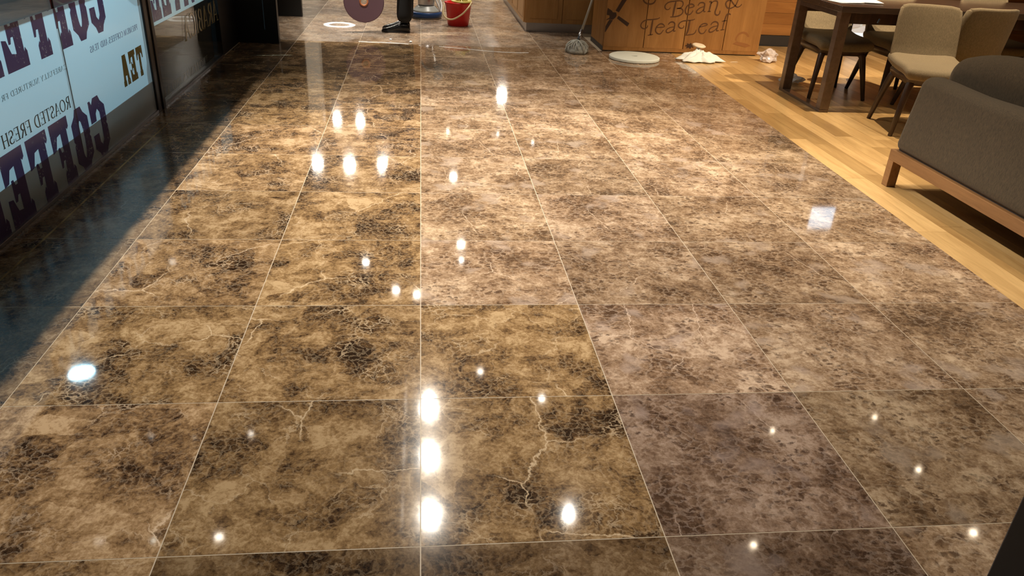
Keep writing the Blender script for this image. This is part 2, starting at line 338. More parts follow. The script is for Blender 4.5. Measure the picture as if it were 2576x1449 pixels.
for i in range(-3, 4):
    for j in range(-4, 21):
        x0 = i*T+G; x1 = (i+1)*T-G; y0 = j*T+G; y1 = (j+1)*T-G
        if i == -3: x0 = -1.692
        xa = xb = x1
        if i == 3: xa, xb = edge_x(y0), edge_x(y1)
        if j >= 10 and i in (3,): continue
        if j >= 12 and i == 2: continue
        cx, cy = (i+.5)*T, (j+.5)*T
        key = (round(x0-cx, 4), round(xa-cx, 4), round(xb-cx, 4))
        if key not in tile_cache:
            bm = bmesh.new(); z0, z1 = -.012, 0
            v = [bm.verts.new(p) for p in ((x0-cx, y0-cy, z0), (xa-cx, y0-cy, z0), (xb-cx, y1-cy, z0), (x0-cx, y1-cy, z0), (x0-cx, y0-cy, z1), (xa-cx, y0-cy, z1), (xb-cx, y1-cy, z1), (x0-cx, y1-cy, z1))]
            for f in ((0, 3, 2, 1), (4, 5, 6, 7), (0, 1, 5, 4), (1, 2, 6, 5), (2, 3, 7, 6), (3, 0, 4, 7)): bm.faces.new([v[k] for k in f])
            for mk in ('marble0', 'marble1', 'marble2', 'marble3'):
                me = bpy.data.meshes.new('tile'); bm.to_mesh(me); me.materials.append(M[mk]); tile_cache[key+(mk,)] = me
            bm.free(); tile_cache[key] = 1
        if (i, j) in STY: s = STY[(i, j)]
        elif i == -3: s = (.1, .31, .2)  # shadow along the glass put into the tile tone
        elif i < 0: s = (rt_.uniform(0, .35), rt_.uniform(.46, .58), rt_.uniform(0, .3))
        else: s = (rt_.uniform(.65, 1), rt_.uniform(.48, .62), rt_.uniform(0, .25))
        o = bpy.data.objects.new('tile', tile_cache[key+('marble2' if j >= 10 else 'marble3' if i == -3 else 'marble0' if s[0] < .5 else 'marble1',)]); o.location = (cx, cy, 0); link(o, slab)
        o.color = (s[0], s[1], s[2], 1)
# amber metal strip standing in for a thin line of light beside the glass
light_line = box_obj('floor_light_line', -1.573, -1.563, -.2, 3.0, -.002, .0006, M['light_line_amber'], slab)

# timber floor: planks along y
wslab = box_obj('floor', 2.40, 9.5, -2.5, 6.7, -.08, -.013, M['dark']); tag(wslab, 'golden oak plank floor beside the marble', kind='structure')
rp = random.Random(5); PW = .128; nplank = 0
rest = bmesh.new()
x = 2.40; col_i = 0
while x < 8.6:
    y = -1.4 - rp.uniform(0, .9); PW = .21 if x < 2.41 else .128
    while y < 6.65:
        L = rp.choice((.62, .8, .95, 1.1, 1.25)); ya, yb = max(y, -1.4), min(y+L, 6.65)
        if yb-ya > .05:
            xl0, xl1 = x+.0006, x+PW-.0006
            def cut(yy, xx): return max(xx, edge_x(yy)+.0015)
            a0, a1 = cut(ya, xl0), cut(yb, xl0)
            if xl1 > max(a0, a1)+.004:
                cx, cy = x+PW/2, (ya+yb)/2
                big = x < 5.9 and nplank < 290 and yb > -.4
                bm = bmesh.new() if big else rest
                ox, oy = (cx, cy) if big else (0, 0)
                zt = .0 - rp.uniform(0, .0006)
                pts = ((a0, ya+.0006), (xl1, ya+.0006), (xl1, yb-.0006), (a1, yb-.0006))
                lo = [bm.verts.new((px-ox, py-oy, -.013)) for px, py in pts]; hi = [bm.verts.new((px-ox, py-oy, zt)) for px, py in pts]
                bm.faces.new(lo[::-1]); bm.faces.new(hi)
                for k in range(4): bm.faces.new((lo[k], lo[(k+1) % 4], hi[(k+1) % 4], hi[k]))
                if big:
                    mesh_obj('plank', bm, M['oak'], wslab, loc=(cx, cy, 0)); nplank += 1
        y += L
    x += PW
tag(mesh_obj('far_planks', rest, M['oak'], wslab), kind='stuff')

# ------------------------------------------------------------------ ceiling, walls
cl = box_obj('ceiling', -5.5, 9.5, -3.0, 18.5, CEIL, CEIL+.1, M['ceil']); tag(cl, 'plain ceiling over the cafe aisle', kind='structure')
bmS = bmesh.new(); box(bmS, -1.9, -.137, -3.0, 9.0, SOFF, CEIL)  # unseen drop added so the track lamps leave the glass-side strip in shadow
tag(mesh_obj('ceiling', bmS, M['soffit']), 'added ceiling soffit that shades the floor along the glass front', kind='structure')
wb_ = box_obj('wall_back', -5.5, 9.5, 18.0, 18.15, 0, CEIL, M['farwall']); tag(wb_, 'far end wall of the hall', kind='structure')
wr = box_obj('wall_right', 9.4, 9.5, -3, 18.0, 0, CEIL, M['farwall']); tag(wr, 'right side wall beyond the seating', kind='structure')
of = box_obj('floor', -6, -1.72, -3.0, 18.0, -.06, -.002, M['outfloor']); tag(of, 'dark floor outside the glass front', kind='structure')
ofar = box_obj('floor', -1.72, 9.5, 12.6, 18.0, -.06, -.002, M['outfloor']); tag(ofar, 'dim floor at the far end of the hall', kind='structure')
bf = box_obj('floor', 2.62, 9.5, 6.7, 12.6, -.06, -.002, M['outfloor']); tag(bf, 'dim floor behind the timber wall', kind='structure')
wl = box_obj('wall_left', -1.86, -1.70, 5.14, 9.0, 0, CEIL, M['blackwall']); tag(wl, 'black wall panel after the glass front', kind='structure')
for k, (ya, yb, nm) in enumerate(((5.79, 5.87, 'nearer'), (7.5, 7.58, 'farther'))):
    f = box_obj('trim_%d' % (k+1), -1.70, -1.332+(-.014 if k else 0), ya, yb, 0, CEIL, M['blackwall'], bevel=.002); tag(f, '%s black fin standing out from the dark wall' % nm, kind='structure')
# glass front
def pane(name, y0, y1, label):
    p = box_obj(name, -1.712, -1.702, y0, y1, .018, SOFF, M['glass']); tag(p, label, kind='structure'); return p
def flat_rect(name, y0, y1, z0, z1, xx, mat, parent):
    bm = bmesh.new(); v = [bm.verts.new(p) for p in ((xx, y0, z0), (xx, y1, z0), (xx, y1, z1), (xx, y0, z1))]; bm.faces.new(v); return mesh_obj(name, bm, mat, parent)
XF = -1.7005
w1 = pane('window_1', -1.2, 2.043, 'near frosted glass pane with reversed coffee lettering')
w2 = pane('window_2', 2.049, 3.232, 'frosted glass pane beside the black post')
w3 = pane('window_3', 3.370, 5.12, 'far glass pane, clear below a frosted band')
flat_rect('frosted_film', -1.2, 2.043, .018, .80, XF, M['film'], w1)
flat_rect('frosted_film', 2.049, 3.232, .018, .80, XF, M['film'], w2)
flat_rect('frosted_film', 3.370, 5.12, .506, 1.35, XF, M['filmfar'], w3)
jt = box_obj('trim_3', -1.711, -1.6995, 2.043, 2.049, .018, SOFF, M['black']); tag(jt, 'thin dark joint between two frosted panes', kind='structure')
po = empty('trim_4', (-1.70, 3.30, 0)); tag(po, 'black metal post between the glass panes', kind='structure')
box_obj('post', -.05, .012, -.066, .012, 0, SOFF, M['black'], po, .004); box_obj('post', -.05, .020, .018, .068, 0, SOFF, M['black'], po, .004)
ch = box_obj('trim_5', -1.722, -1.688, -1.2, 3.232, 0, .018, M['steel'], bevel=.002); tag(ch, 'steel channel under the frosted panes', kind='structure')
ch = box_obj('trim_6', -1.722, -1.688, 3.370, 5.14, 0, .018, M['steel'], bevel=.002); tag(ch, 'steel channel under the far clear pane', kind='structure')
kb = box_obj('trim_7', -1.90, -1.765, -2.0, 3.35, -.002, .315, M['dark'], bevel=.004); tag(kb, 'unseen low kerb added outside to shade the foot of the frosted panes', kind='structure')  # added out of view, height set by the shadow edge on the film
kb = box_obj('trim_8', -1.90, -1.765, 3.352, 5.1, -.002, .61, M['dark'], bevel=.004); tag(kb, 'unseen taller kerb added outside to stop light through the far clear pane', kind='structure')  # added out of view, keeps outside light off the strip behind the clear glass
hb = box_obj('trim_9', -2.25, -2.20, -3.0, 6.5, 1.535, CEIL, M['blackwall']); tag(hb, 'unseen board added outside the glass to block lamp light', kind='structure')  # added light blocker, stops the outside lamps above the film
# black door post near the camera, lower right
dp = box_obj('trim_10', 1.066, 1.150, -1.100, -1.014, 0, CEIL, M['black'], bevel=.003); tag(dp, 'black metal door post at the lower right corner', kind='structure')
# ------------------------------------------------------------------ lettering on the glass (reads from outside)
def strip_polys(pts, ws):
    P = [Vector(p) for p in pts]; n = len(P); L = []; Rr = []
    for i in range(n):
        t = (P[min(i+1, n-1)]-P[max(i-1, 0)]);  t = t.normalized() if t.length else Vector((1, 0))
        nn = Vector((-t.y, t.x))*ws[i]/2; L.append(P[i]+nn); Rr.append(P[i]-nn)
    return [[L[i], Rr[i], Rr[i+1], L[i+1]] for i in range(n-1)]
T1, T0 = .15, .055
def ell(cx, cy, rx, ry, a0, a1, n=14):
    pts = []; ws = []
    for k in range(n+1):
        a = R(a0+(a1-a0)*k/n); pts.append((cx+rx*math.cos(a), cy+ry*math.sin(a))); ws.append(T0+(T1-T0)*abs(math.cos(a)))
    return strip_polys(pts, ws)
def seg(x0, y0, x1, y1, w): return strip_polys([(x0, y0), (x1, y1)], [w, w])
def srf(x, y, h=.13): return seg(x-h, y, x+h, y, .055)
def glyph(c):
    S = lambda x: seg(x, 0, x, 1, T1)+srf(x, .027)+srf(x, .973)
    if c == 'A': return seg(.10, 0, .42, 1, T0)+seg(.40, 1, .72, 0, T1)+seg(.2, .33, .6, .33, T0)+srf(.10, .027, .11)+srf(.72, .027), .84
    if c == 'B': return S(.17)+ell(.30, .745, .27, .23, -90, 90)+ell(.30, .27, .32, .25, -90, 90)+seg(.17, .973, .32, .973, T0)+seg(.17, .52, .32, .52, T0)+seg(.17, .027, .32, .027, T0), .76
    if c == 'C': return ell(.46, .5, .37, .475, 45, 315)+seg(.74, .68, .74, .95, T0), .86
    if c == 'D': return S(.17)+ell(.32, .5, .42, .473, -90, 90)+seg(.17, .973, .34, .973, T0)+seg(.17, .027, .34, .027, T0), .90
    if c == 'E': return S(.17)+seg(.17, .973, .62, .973, T0)+seg(.17, .5, .5, .5, T0)+seg(.17, .027, .66, .027, T0)+seg(.62, .78, .62, 1, T0)+seg(.66, 0, .66, .24, T0)+seg(.5, .4, .5, .6, T0), .76
    if c == 'F': return S(.17)+seg(.17, .973, .62, .973, T0)+seg(.17, .5, .5, .5, T0)+seg(.62, .76, .62, 1, T0)+seg(.5, .4, .5, .6, T0), .70
    if c == 'H': return S(.17)+S(.70)+seg(.17, .5, .70, .5, T0), .90
    if c == 'I': return S(.17), .36
    if c == 'L': return S(.17)+seg(.17, .027, .62, .027, T0)+seg(.62, 0, .62, .25, T0), .70
    if c == 'M': return seg(.14, 0, .17, 1, T0)+seg(.17, 1, .5, .05, T1)+seg(.5, .05, .83, 1, T0)+seg(.83, 0, .83, 1, T1)+srf(.14, .027, .1)+srf(.83, .027), 1.02
    if c == 'N': return seg(.15, 0, .15, 1, T0)+seg(.15, 1, .68, 0, T1)+seg(.68, 0, .68, 1, T0)+srf(.15, .027)+srf(.68, .973), .86
    if c == 'O': return ell(.47, .5, .38, .475, 0, 360, 24), .94
    if c == 'P': return S(.17)+ell(.30, .72, .29, .255, -90, 90)+seg(.17, .973, .32, .973, T0)+seg(.17, .465, .32, .465, T0), .72
    if c == 'R': return S(.17)+ell(.30, .735, .28, .24, -90, 90)+seg(.17, .973, .32, .973, T0)+seg(.17, .495, .32, .495, T0)+seg(.36, .5, .68, 0, T1)+srf(.70, .027, .09), .82
    if c == 'S': return ell(.33, .735, .23, .24, 40, 230)+ell(.33, .255, .25, .23, 90, -140)+seg(.24, .55, .42, .46, T1)+seg(.53, .72, .53, .92, T0)+seg(.10, .06, .10, .28, T0), .66
    if c == 'T': return seg(.38, 0, .38, 1, T1)+srf(.38, .027)+seg(.04, .973, .72, .973, T0)+seg(.05, .76, .05, 1, T0)+seg(.71, .76, .71, 1, T0), .78
    if c == 'U': return seg(.16, .3, .16, 1, T1)+seg(.68, .3, .68, 1, T0)+ell(.42, .3, .26, .275, 180, 360)+srf(.16, .973)+srf(.68, .973, .1), .86
    if c == 'V': return seg(.08, 1, .40, 0, T1)+seg(.40, 0, .70, 1, T0)+srf(.08, .973, .1)+srf(.70, .973, .1), .80
    if c == 'W': return seg(.08, 1, .32, 0, T1)+seg(.32, 0, .52, 1, T0)+seg(.52, 1, .76, 0, T1)+seg(.76, 0, .98, 1, T0)+srf(.08, .973, .1)+srf(.98, .973, .1), 1.06
    if c == 'Y': return seg(.08, 1, .38, .45, T1)+seg(.38, .45, .66, 1, T0)+seg(.38, 0, .38, .46, T1)+srf(.38, .027)+srf(.08, .973, .1)+srf(.68, .973, .1), .76
    return [], .40
# heavy wood-type letters, unit height, width about .62; contours are convex-ish pieces
def block(c):
    W = .62
    if c == 'O':
        o = [(.20, 0), (.42, 0), (.48, .10), (.62, .20), (.62, .46), (.585, .5), (.62, .54), (.62, .80), (.48, .90), (.42, 1), (.20, 1), (.14, .90), (0, .80), (0, .54), (.035, .5), (0, .46), (0, .20), (.14, .10)]
        i = [(.31+.075*math.cos(R(a)), .5+.30*math.sin(R(a))) for a in range(0, 360, 20)]
        return ('ring', o, i)
    if c == 'C':
        o = [(.20, 0), (.42, 0), (.48, .10), (.62, .20), (.62, .42), (.40, .42), (.385, .26), (.31, .20), (.24, .27), (.235, .5), (.24, .73), (.31, .80), (.385, .74), (.40, .62), (.62, .62), (.62, .98), (.54, .98), (.50, .91), (.42, 1), (.20, 1), (.14, .90), (0, .80), (0, .54), (.035, .5), (0, .46), (0, .20), (.14, .10)]
        return ('poly', o)
    if c == 'F':
        o = [(0, 0), (.38, 0), (.38, .19), (.33, .25), (.31, .22), (.30, .40), (.36, .40), (.39, .31), (.45, .31), (.45, .62), (.39, .62), (.36, .53), (.30, .53), (.30, .80), (.42, .78), (.50, .60), (.62, .58), (.62, 1), (0, 1), (0, .84), (.05, .80), (.08, .83), (.08, .5), (.08, .19), (.05, .25), (0, .19)]
        return ('poly', o)
    if c == 'E':
        o = [(0, 0), (.62, 0), (.62, .42), (.50, .40), (.42, .22), (.30, .20), (.30, .42), (.36, .42), (.39, .34), (.45, .34), (.45, .64), (.39, .64), (.36, .56), (.30, .56), (.30, .80), (.42, .78), (.50, .62), (.62, .60), (.62, 1), (0, 1), (0, .84), (.05, .80), (.08, .83), (.08, .5), (.08, .19), (.05, .25), (0, .19)]
        return ('poly', o)
    if c == 'T':
        return ('poly', [(.18, 0), (.46, 0), (.46, .17), (.42, .2), (.42, .78), (.50, .72), (.53, .58), (.62, .58), (.62, 1), (0, 1), (0, .58), (.09, .58), (.12, .72), (.22, .78), (.22, .2), (.18, .17)])
    if c == 'A':
        return ('poly', [(0, 0), (.26, 0), (.26, .16), (.23, .2), (.245, .32), (.375, .32), (.39, .2), (.36, .16), (.36, 0), (.62, 0), (.62, .17), (.58, .2), (.47, 1), (.15, 1), (.04, .2), (0, .17)])
def fill_bm(bm, pts, hole=None):
    def loop(p):
        v = [bm.verts.new((q[0], q[1], 0)) for q in p]; return [bm.edges.new((v[k], v[(k+1) % len(v)])) for k in range(len(v))]
    e = loop(pts) + (loop(hole) if hole else [])
    bmesh.ops.triangle_fill(bm, edges=e, use_beauty=True, use_dissolve=False)
def glass_word(parent, text, y0, z0, h, width, mat, xx, blocky=False, clip=None, name='lettering', pitch=None):
    """y0 = start of the word (far end), letters run towards -y so that it reads from outside"""
    bm = bmesh.new(); cur = 0.0
    for c in text:
        b2 = bmesh.new()
        if blocky:
            g = block(c); fill_bm(b2, g[1], g[2] if g[0] == 'ring' else None); adv = pitch
        else:
            ps, adv = glyph(c)
            for p in ps: b2.faces.new([b2.verts.new((q.x, q.y, 0)) for q in p])
        for v in b2.verts: v.co.x += cur
        me = bpy.data.meshes.new('t'); b2.to_mesh(me); b2.free(); bm.from_mesh(me); bpy.data.meshes.remove(me)
        cur += adv
    sx = width/cur
    for v in bm.verts: v.co = Vector((xx, y0 - v.co.x*sx, z0 + v.co.y*h))
    if clip is not None:
        bmesh.ops.bisect_plane(bm, geom=bm.verts[:]+bm.edges[:]+bm.faces[:], plane_co=(0, 0, clip), plane_no=(0, 0, 1), clear_outer=True)
    bm.normal_update()
    for f in bm.faces:
        if f.normal.x < 0: f.normal_flip()
    return mesh_obj(name, bm, mat, parent)
XL = XF + .0012
glass_word(w1, 'COFFEE', 2.405, .008, .318, 1.425, M['purple'], XL, True, pitch=.72)
glass_word(w1, 'COFFEE', 2.650, .612, .318, 1.425, M['purple'], XL, True, clip=.7995, pitch=.72)
glass_word(w2, 'TEA', 3.128, .272, .173, .40, M['olive'], XL, True, pitch=.74)
glass_word(w2, 'PREMIUM COFFEES AND TEAS', 3.115, .538, .031, .755, M['purple'], XL)
glass_word(w1, 'CAREFULLY NURTURED FR', 2.05, .523, .023, .66, M['grey'], XL)
glass_word(w1, 'ROASTED FRESH', 2.01, .346, .056, .70, M['ink'], XL)
glass_word(w3, 'COFFEE', 4.72, .53, .318, 1.32, M['purple'], XL, True, pitch=.72)
glass_word(w3, 'ARABICA', 5.10, .302, .166, 1.03, M['cream'], XL)
glass_word(w3, 'TWO LEAVES AND A B', 4.62, .050, .055, 1.23, M['faint'], XL)

# ------------------------------------------------------------------ timber wall behind the seating
twl = box_obj('wall_back', 3.2, 9.4, 6.70, 6.80, 0, CEIL, M['dark']); tag(twl, 'horizontal timber board wall behind the seating', kind='structure')
rb = random.Random(3); z = .115
while z < CEIL-.01:
    zz = min(z+.118, CEIL); x = 3.2
    while x < 9.39:
        L = rb.choice((1.1, 1.5, 1.9)); x1 = min(x+L, 9.4)
        bm = bmesh.new(); cx = (x+x1)/2; box(bm, x-cx+.001, x1-cx-.001, -.012, 0, -.058, zz-z-.060)
        mesh_obj('board', bm, M['wallwood'], twl, loc=(cx, 6.70, z+.058)); x = x1
    z = zz
bb = box_obj('baseboard_back', 3.2, 9.4, 6.665, 6.70, 0, .11, M['dark']); tag(bb, 'dark skirting under the timber wall', kind='structure')
# backlit poster and screen on that wall
def P_at(u, v, Y):
    d = fwd + r2*((u-1288)/F_PX) + u2*((724.5-v)/F_PX); t = (Y-CAM_LOC[1])/d.y; return Vector(CAM_LOC)+d*t
Yp = 6.64
a = P_at(2138, 93, Yp); b_ = P_at(2190, 40, Yp)
ps = empty('poster_lightbox', (a.x, Yp, a.z)); tag(ps, 'small backlit poster of sneakers seen under the table', 'poster')
PWd = b_.x-a.x; PH = .42
box_obj('case', -.01, PWd+.01, 0, .025, -.01, PH+.01, M['black'], ps)
def flat_poly(name, pts, yy, mat, parent):
    bm = bmesh.new(); fill_bm(bm, pts)
    for v in bm.verts: v.co = Vector((v.co.x, yy, v.co.y))
    return mesh_obj(name, bm, mat, parent)
ew = emis('poster_white', (.80, .92, 1), .8); eb = emis('poster_blue', (.05, .16, .38), .22); eg = emis('poster_grey', (.30, .40, .50), .4); es = emis('poster_teal', (.28, .48, .52), .4); ed = emis('poster_black', (.01, .012, .015), .02)
flat_poly('picture', [(0, 0), (PWd, 0), (PWd, .05), (0, .05)], -.002, ew, ps)
flat_poly('picture', [(0, .05), (PWd, .05), (PWd, PH), (0, PH)], -.002, ed, ps)
flat_poly('picture', [(.0, .05), (PWd, .045), (PWd, .12), (PWd*.7, .125), (PWd*.35, .10), (0, .085)], -.004, eg, ps)
flat_poly('picture', [(0, .10), (PWd*.44, .11), (PWd*.47, PH), (0, PH)], -.003, eb, ps)
flat_poly('picture', [(PWd*.47, .115), (PWd*.60, .12), (PWd*.66, PH), (PWd*.50, PH)], -.005, es, ps)
scr = empty('wall_screen', (5.02, 6.64, 2.02)); tag(scr, 'bright bluish screen high on the timber wall', 'screen')
box_obj('case', -.17, .17, 0, .04, -.20, .20, M['black'], scr); box_obj('display', -.155, .155, -.004, .0, -.185, .185, emis('screen_light', (.62, .82, 1), 3.5), scr)

# ------------------------------------------------------------------ kiosk with carved boards
kx0, kx1, ky = 1.84, 3.49, 6.0
ks = empty('wooden_counter', (kx0, ky, 0)); tag(ks, 'wooden boarded counter front carved with swash lettering', 'counter')
box_obj('body', .012, kx1-kx0-.012, .020, .62, .012, 1.10, M['kiosk'], ks)
box_obj('plinth', .03, kx1-kx0-.02, .016, .60, 0, .014, M['dark'], ks)
xs = [0, .419, .838, 1.260, kx1-kx0]
for p, q in zip(xs, xs[1:]):
    bm = bmesh.new(); cx = (p+q)/2; box(bm, p-cx+.004, q-cx-.004, 0, .022, -.52, .52); mesh_obj('board', bm, M['kiosk'], ks, loc=(cx, 0, .565))
box_obj('bottom_rail', 0, kx1-kx0, -.002, .022, .010, .044, M['kiosk'], ks)
for k in range(3):
    bm = bmesh.new(); box(bm, 0, .012, -.098, .098, -.535, .535); mesh_obj('side_board', bm, M['kiosk'], ks, loc=(0, .10+.2*k+.022, .55))
box_obj('side_plinth', -.006, .0, .0, .60, 0, .045, M['dark'], ks); box_obj('worktop', -.02, kx1-kx0+.02, -.02, .66, 1.10, 1.14, M['table'], ks)
def kpt(u, v):
    p = P_at(u, v, ky); return (p.x-kx0, p.z)
def c1(x, y): return kpt(1600+x*.069, y*.069)
def c2(x, y): return c1(x+1884, y)
def c3(x, y): return kpt(1500+x*.069, y*.069)
KS = .00025  # metres per crop unit
strokes = [
 (c1, [(1250, 270), (1210, 330), (1130, 350), (1070, 310), (1055, 240), (1080, 170), (1160, 100), (1270, 60), (1400, 45), (1560, 25), (1680, 50), (1720, 130), (1690, 220), (1620, 290), (1480, 310)], 46),
 (c1, [(1455, 60), (1420, 200), (1380, 380), (1340, 590)], 76), (c1, [(1500, 305), (1640, 310), (1710, 390), (1680, 490), (1590, 560), (1450, 600), (1240, 620)], 50),
 (c2, [(20, 300), (220, 240), (200, 170), (110, 150), (0, 200), (-80, 330), (-80, 450), (-10, 530), (100, 510), (200, 380)], 54),
 (c2, [(370, 210), (430, 120), (530, 90), (610, 130), (610, 220), (580, 400), (650, 420)], 54), (c2, [(590, 240), (450, 290), (340, 380), (320, 460), (400, 480), (500, 430), (580, 350)], 48),
 (c2, [(780, 70), (860, 65), (830, 200), (775, 420)], 62), (c2, [(710, 425), (845, 408)], 36), (c2, [(850, 120), (960, 40), (1060, 40), (1090, 110), (1060, 250), (1000, 420), (1010, 520), (1090, 550), (1160, 490), (1180, 390)], 54),
 (c2, [(1970, 150), (1910, 220), (1820, 260), (1740, 220), (1640, 100), (1560, -20), (1530, -120), (1580, -200), (1660, -180), (1660, -90), (1560, 0), (1450, 30), (1390, 130), (1420, 250), (1510, 310), (1620, 280), (1740, 200), (1830, 20), (1850, -40)], 54),
 (c1, [(430, 920), (400, 1000), (300, 1045), (210, 1010), (175, 930), (220, 820), (320, 750), (430, 720), (560, 715), (700, 700), (800, 680), (870, 640)], 46),
 (c1, [(610, 730), (580, 900), (550, 1080), (520, 1270)], 72), (c1, [(420, 1290), (620, 1250)], 40),
 (c1, [(750, 1000), (1020, 980), (990, 890), (890, 870), (780, 940), (720, 1050), (720, 1150), (800, 1230), (900, 1220), (1000, 1090)], 50),
 (c1, [(1170, 900), (1240, 820), (1340, 800), (1410, 860), (1400, 980), (1370, 1130), (1440, 1120)], 54), (c1, [(1380, 980), (1230, 1010), (1110, 1090), (1110, 1170), (1180, 1190), (1300, 1130), (1370, 1060)], 46),
 (c1, [(1740, 930), (1730, 1000), (1650, 1030), (1570, 990), (1550, 920), (1600, 830), (1710, 770), (1850, 750), (2000, 738), (2090, 720), (2150, 690)], 46),
 (c2, [(80, 740), (50, 900), (10, 1100), (-60, 1270)], 78), (c2, [(-90, 1290), (60, 1265), (200, 1240), (270, 1180), (310, 1080)], 44),
 (c2, [(430, 985), (690, 920), (690, 870), (590, 860), (480, 920), (410, 1030), (410, 1140), (480, 1220), (590, 1200), (680, 1070)], 50),
 (c2, [(840, 910), (900, 830), (1000, 790), (1090, 830), (1100, 930), (1050, 1110), (1130, 1110)], 54), (c2, [(1080, 940), (920, 980), (800, 1060), (780, 1150), (850, 1170), (960, 1120), (1050, 1030)], 46),
 (c2, [(1565, 540), (1530, 510), (1440, 520), (1390, 610), (1340, 760), (1300, 900), (1260, 1080)], 56), (c2, [(1190, 1095), (1340, 1075)], 36), (c2, [(1240, 780), (1430, 740)], 36),
 (c1, [(620, -230), (420, -220), (290, -120), (270, 0), (330, 90), (450, 145), (570, 140), (660, 90), (710, 0), (715, -60)], 62),
]
bm = bmesh.new()
for fn, pts, wdt in strokes:
    P = crom(pts, 6); n = len(P); ws = [wdt*KS*(.62+.38*min(1, 4*min(k, n-1-k)/n)) for k in range(n)]
    for q in strip_polys([fn(*p) for p in P], ws): bm.faces.new([bm.verts.new((v.x, -.0016, v.y)) for v in q])
mesh_obj('carved_lettering', bm, M['burn'], ks)
for nm, pts in (('emblem_bar', [(1100, -30), (950, -30), (705, 385), (820, 450), (1110, 0)]), ('emblem_bar', [(810, 575), (1205, 850), (1130, 970), (750, 670)]),
                ('emblem', [(420, 285), (570, 390), (600, 445), (725, 455), (745, 560), (700, 640), (605, 715), (440, 705), (350, 748), (395, 690), (470, 650), (485, 590), (470, 560), (380, 540), (395, 400)]),
                ('emblem_bar', [(605, 735), (330, 1170), (312, 1165), (335, 960), (420, 800), (480, 715)])):
    flat_poly(nm, [c3(*p) for p in pts], -.0016, M['burndark'], ks)
flat_poly('knot', [(.907+.05*(.35+.65*abs(math.sin(3.5*R(a))))*math.cos(R(a)), .080+.030*(.35+.65*abs(math.sin(3.5*R(a))))*math.sin(R(a))) for a in range(0, 360, 12)], -.0028, M['burndark'], ks)
flat_poly('faded_stamp', [(1.455+.075*math.cos(R(a)), .165+.075*math.sin(R(a))) for a in range(20, 200, 12)]+[(1.455+.060*math.cos(R(a)), .160+.060*math.sin(R(a))) for a in range(200, 20, -12)], -.0016, M['stain'], ks)
flat_poly('faded_stamp', [(1.36, .115), (1.50, .085), (1.56, .10), (1.52, .12), (1.40, .14)], -.0016, M['stain'], ks)

# ------------------------------------------------------------------ service cabinet further back
cb = empty('service_cabinet', (1.16, 7.0, 0)); tag(cb, 'long wooden service cabinet on a steel toe kick', 'cabinet')
box_obj('body', 0, 1.6, .02, 3.6, .10, .92, M['cabinet'], cb); box_obj('toe_kick', .02, 1.58, .05, 3.55, 0, .10, M['steel'], cb)
box_obj('worktop', -.02, 1.62, -.02, 3.62, .92, .96, M['table'], cb)
for k, (p, q) in enumerate(((.0, .41), (.414, .80), (.804, 1.19))):
    d = box_obj('door', p+.002, q-.002, 0, .02, .104, .90, M['cabinet'], cb); box_obj('door_panel', p+.05, q-.05, -.004, 0, .15, .85, M['cabinet'], d, .003)
for k in range(6):
    d = box_obj('door', -.018, 0, .03+.58*k, .03+.58*k+.574, .104, .90, M['cabinet'], cb); box_obj('door_panel', -.022, -.018, .08+.58*k, .55+.58*k, .15, .85, M['cabinet'], d, .003)

# ------------------------------------------------------------------ table
tb = empty('dining_table', (3.06, 3.69, 0)); tag(tb, 'long dark wooden table on loop frame legs', 'table')
TLn = 2.5; TW = .76
box_obj('table_top', -.01, TLn, -.012, TW+.012, .735, .780, M['tabletop'], tb, .003)
for yy in (.03, TW-.06): box_obj('apron', .08, TLn-.08, yy, yy+.03, .655, .735, M['walnut'], tb)
for xx in (0.0, TLn-.09):
    for yy in (0, TW-.07): box_obj('leg', xx, xx+.075, yy, yy+.07, .022, .735, M['table'], tb, .004)
    box_obj('foot_bar', xx, xx+.075, 0, TW, 0, .022, M['table'], tb, .003)
box_obj('cross_rail', .0, .075, .07, TW-.07, .70, .735, M['walnut'], tb)
bm = bmesh.new(); tube(bm, [(.30, .012, .67), (.31, .012, .70)], .008, 10); mesh_obj('bolt', bm, M['chrome'], tb)
for k, (px, py, rz, nm) in enumerate(((3.20, 4.02, .2, 'nearest the table corner'), (3.42, 4.06, -.25, 'farther from the table corner'))):
    bm = bmesh.new(); box(bm, -.105, .105, -.148, .148, 0, .0015+.0008*k)
    for v in bm.verts: v.co.z += .004*abs(v.co.x)/.1*(1 if v.co.x > 0 else .2)
    o = mesh_obj('paper_sheet', bm, M['paper'], loc=(px, py, .7805+.002*k)); o.rotation_euler = (0, 0, rz); tag(o, 'white paper sheet on the table, '+nm, 'paper', 'papers on the table')

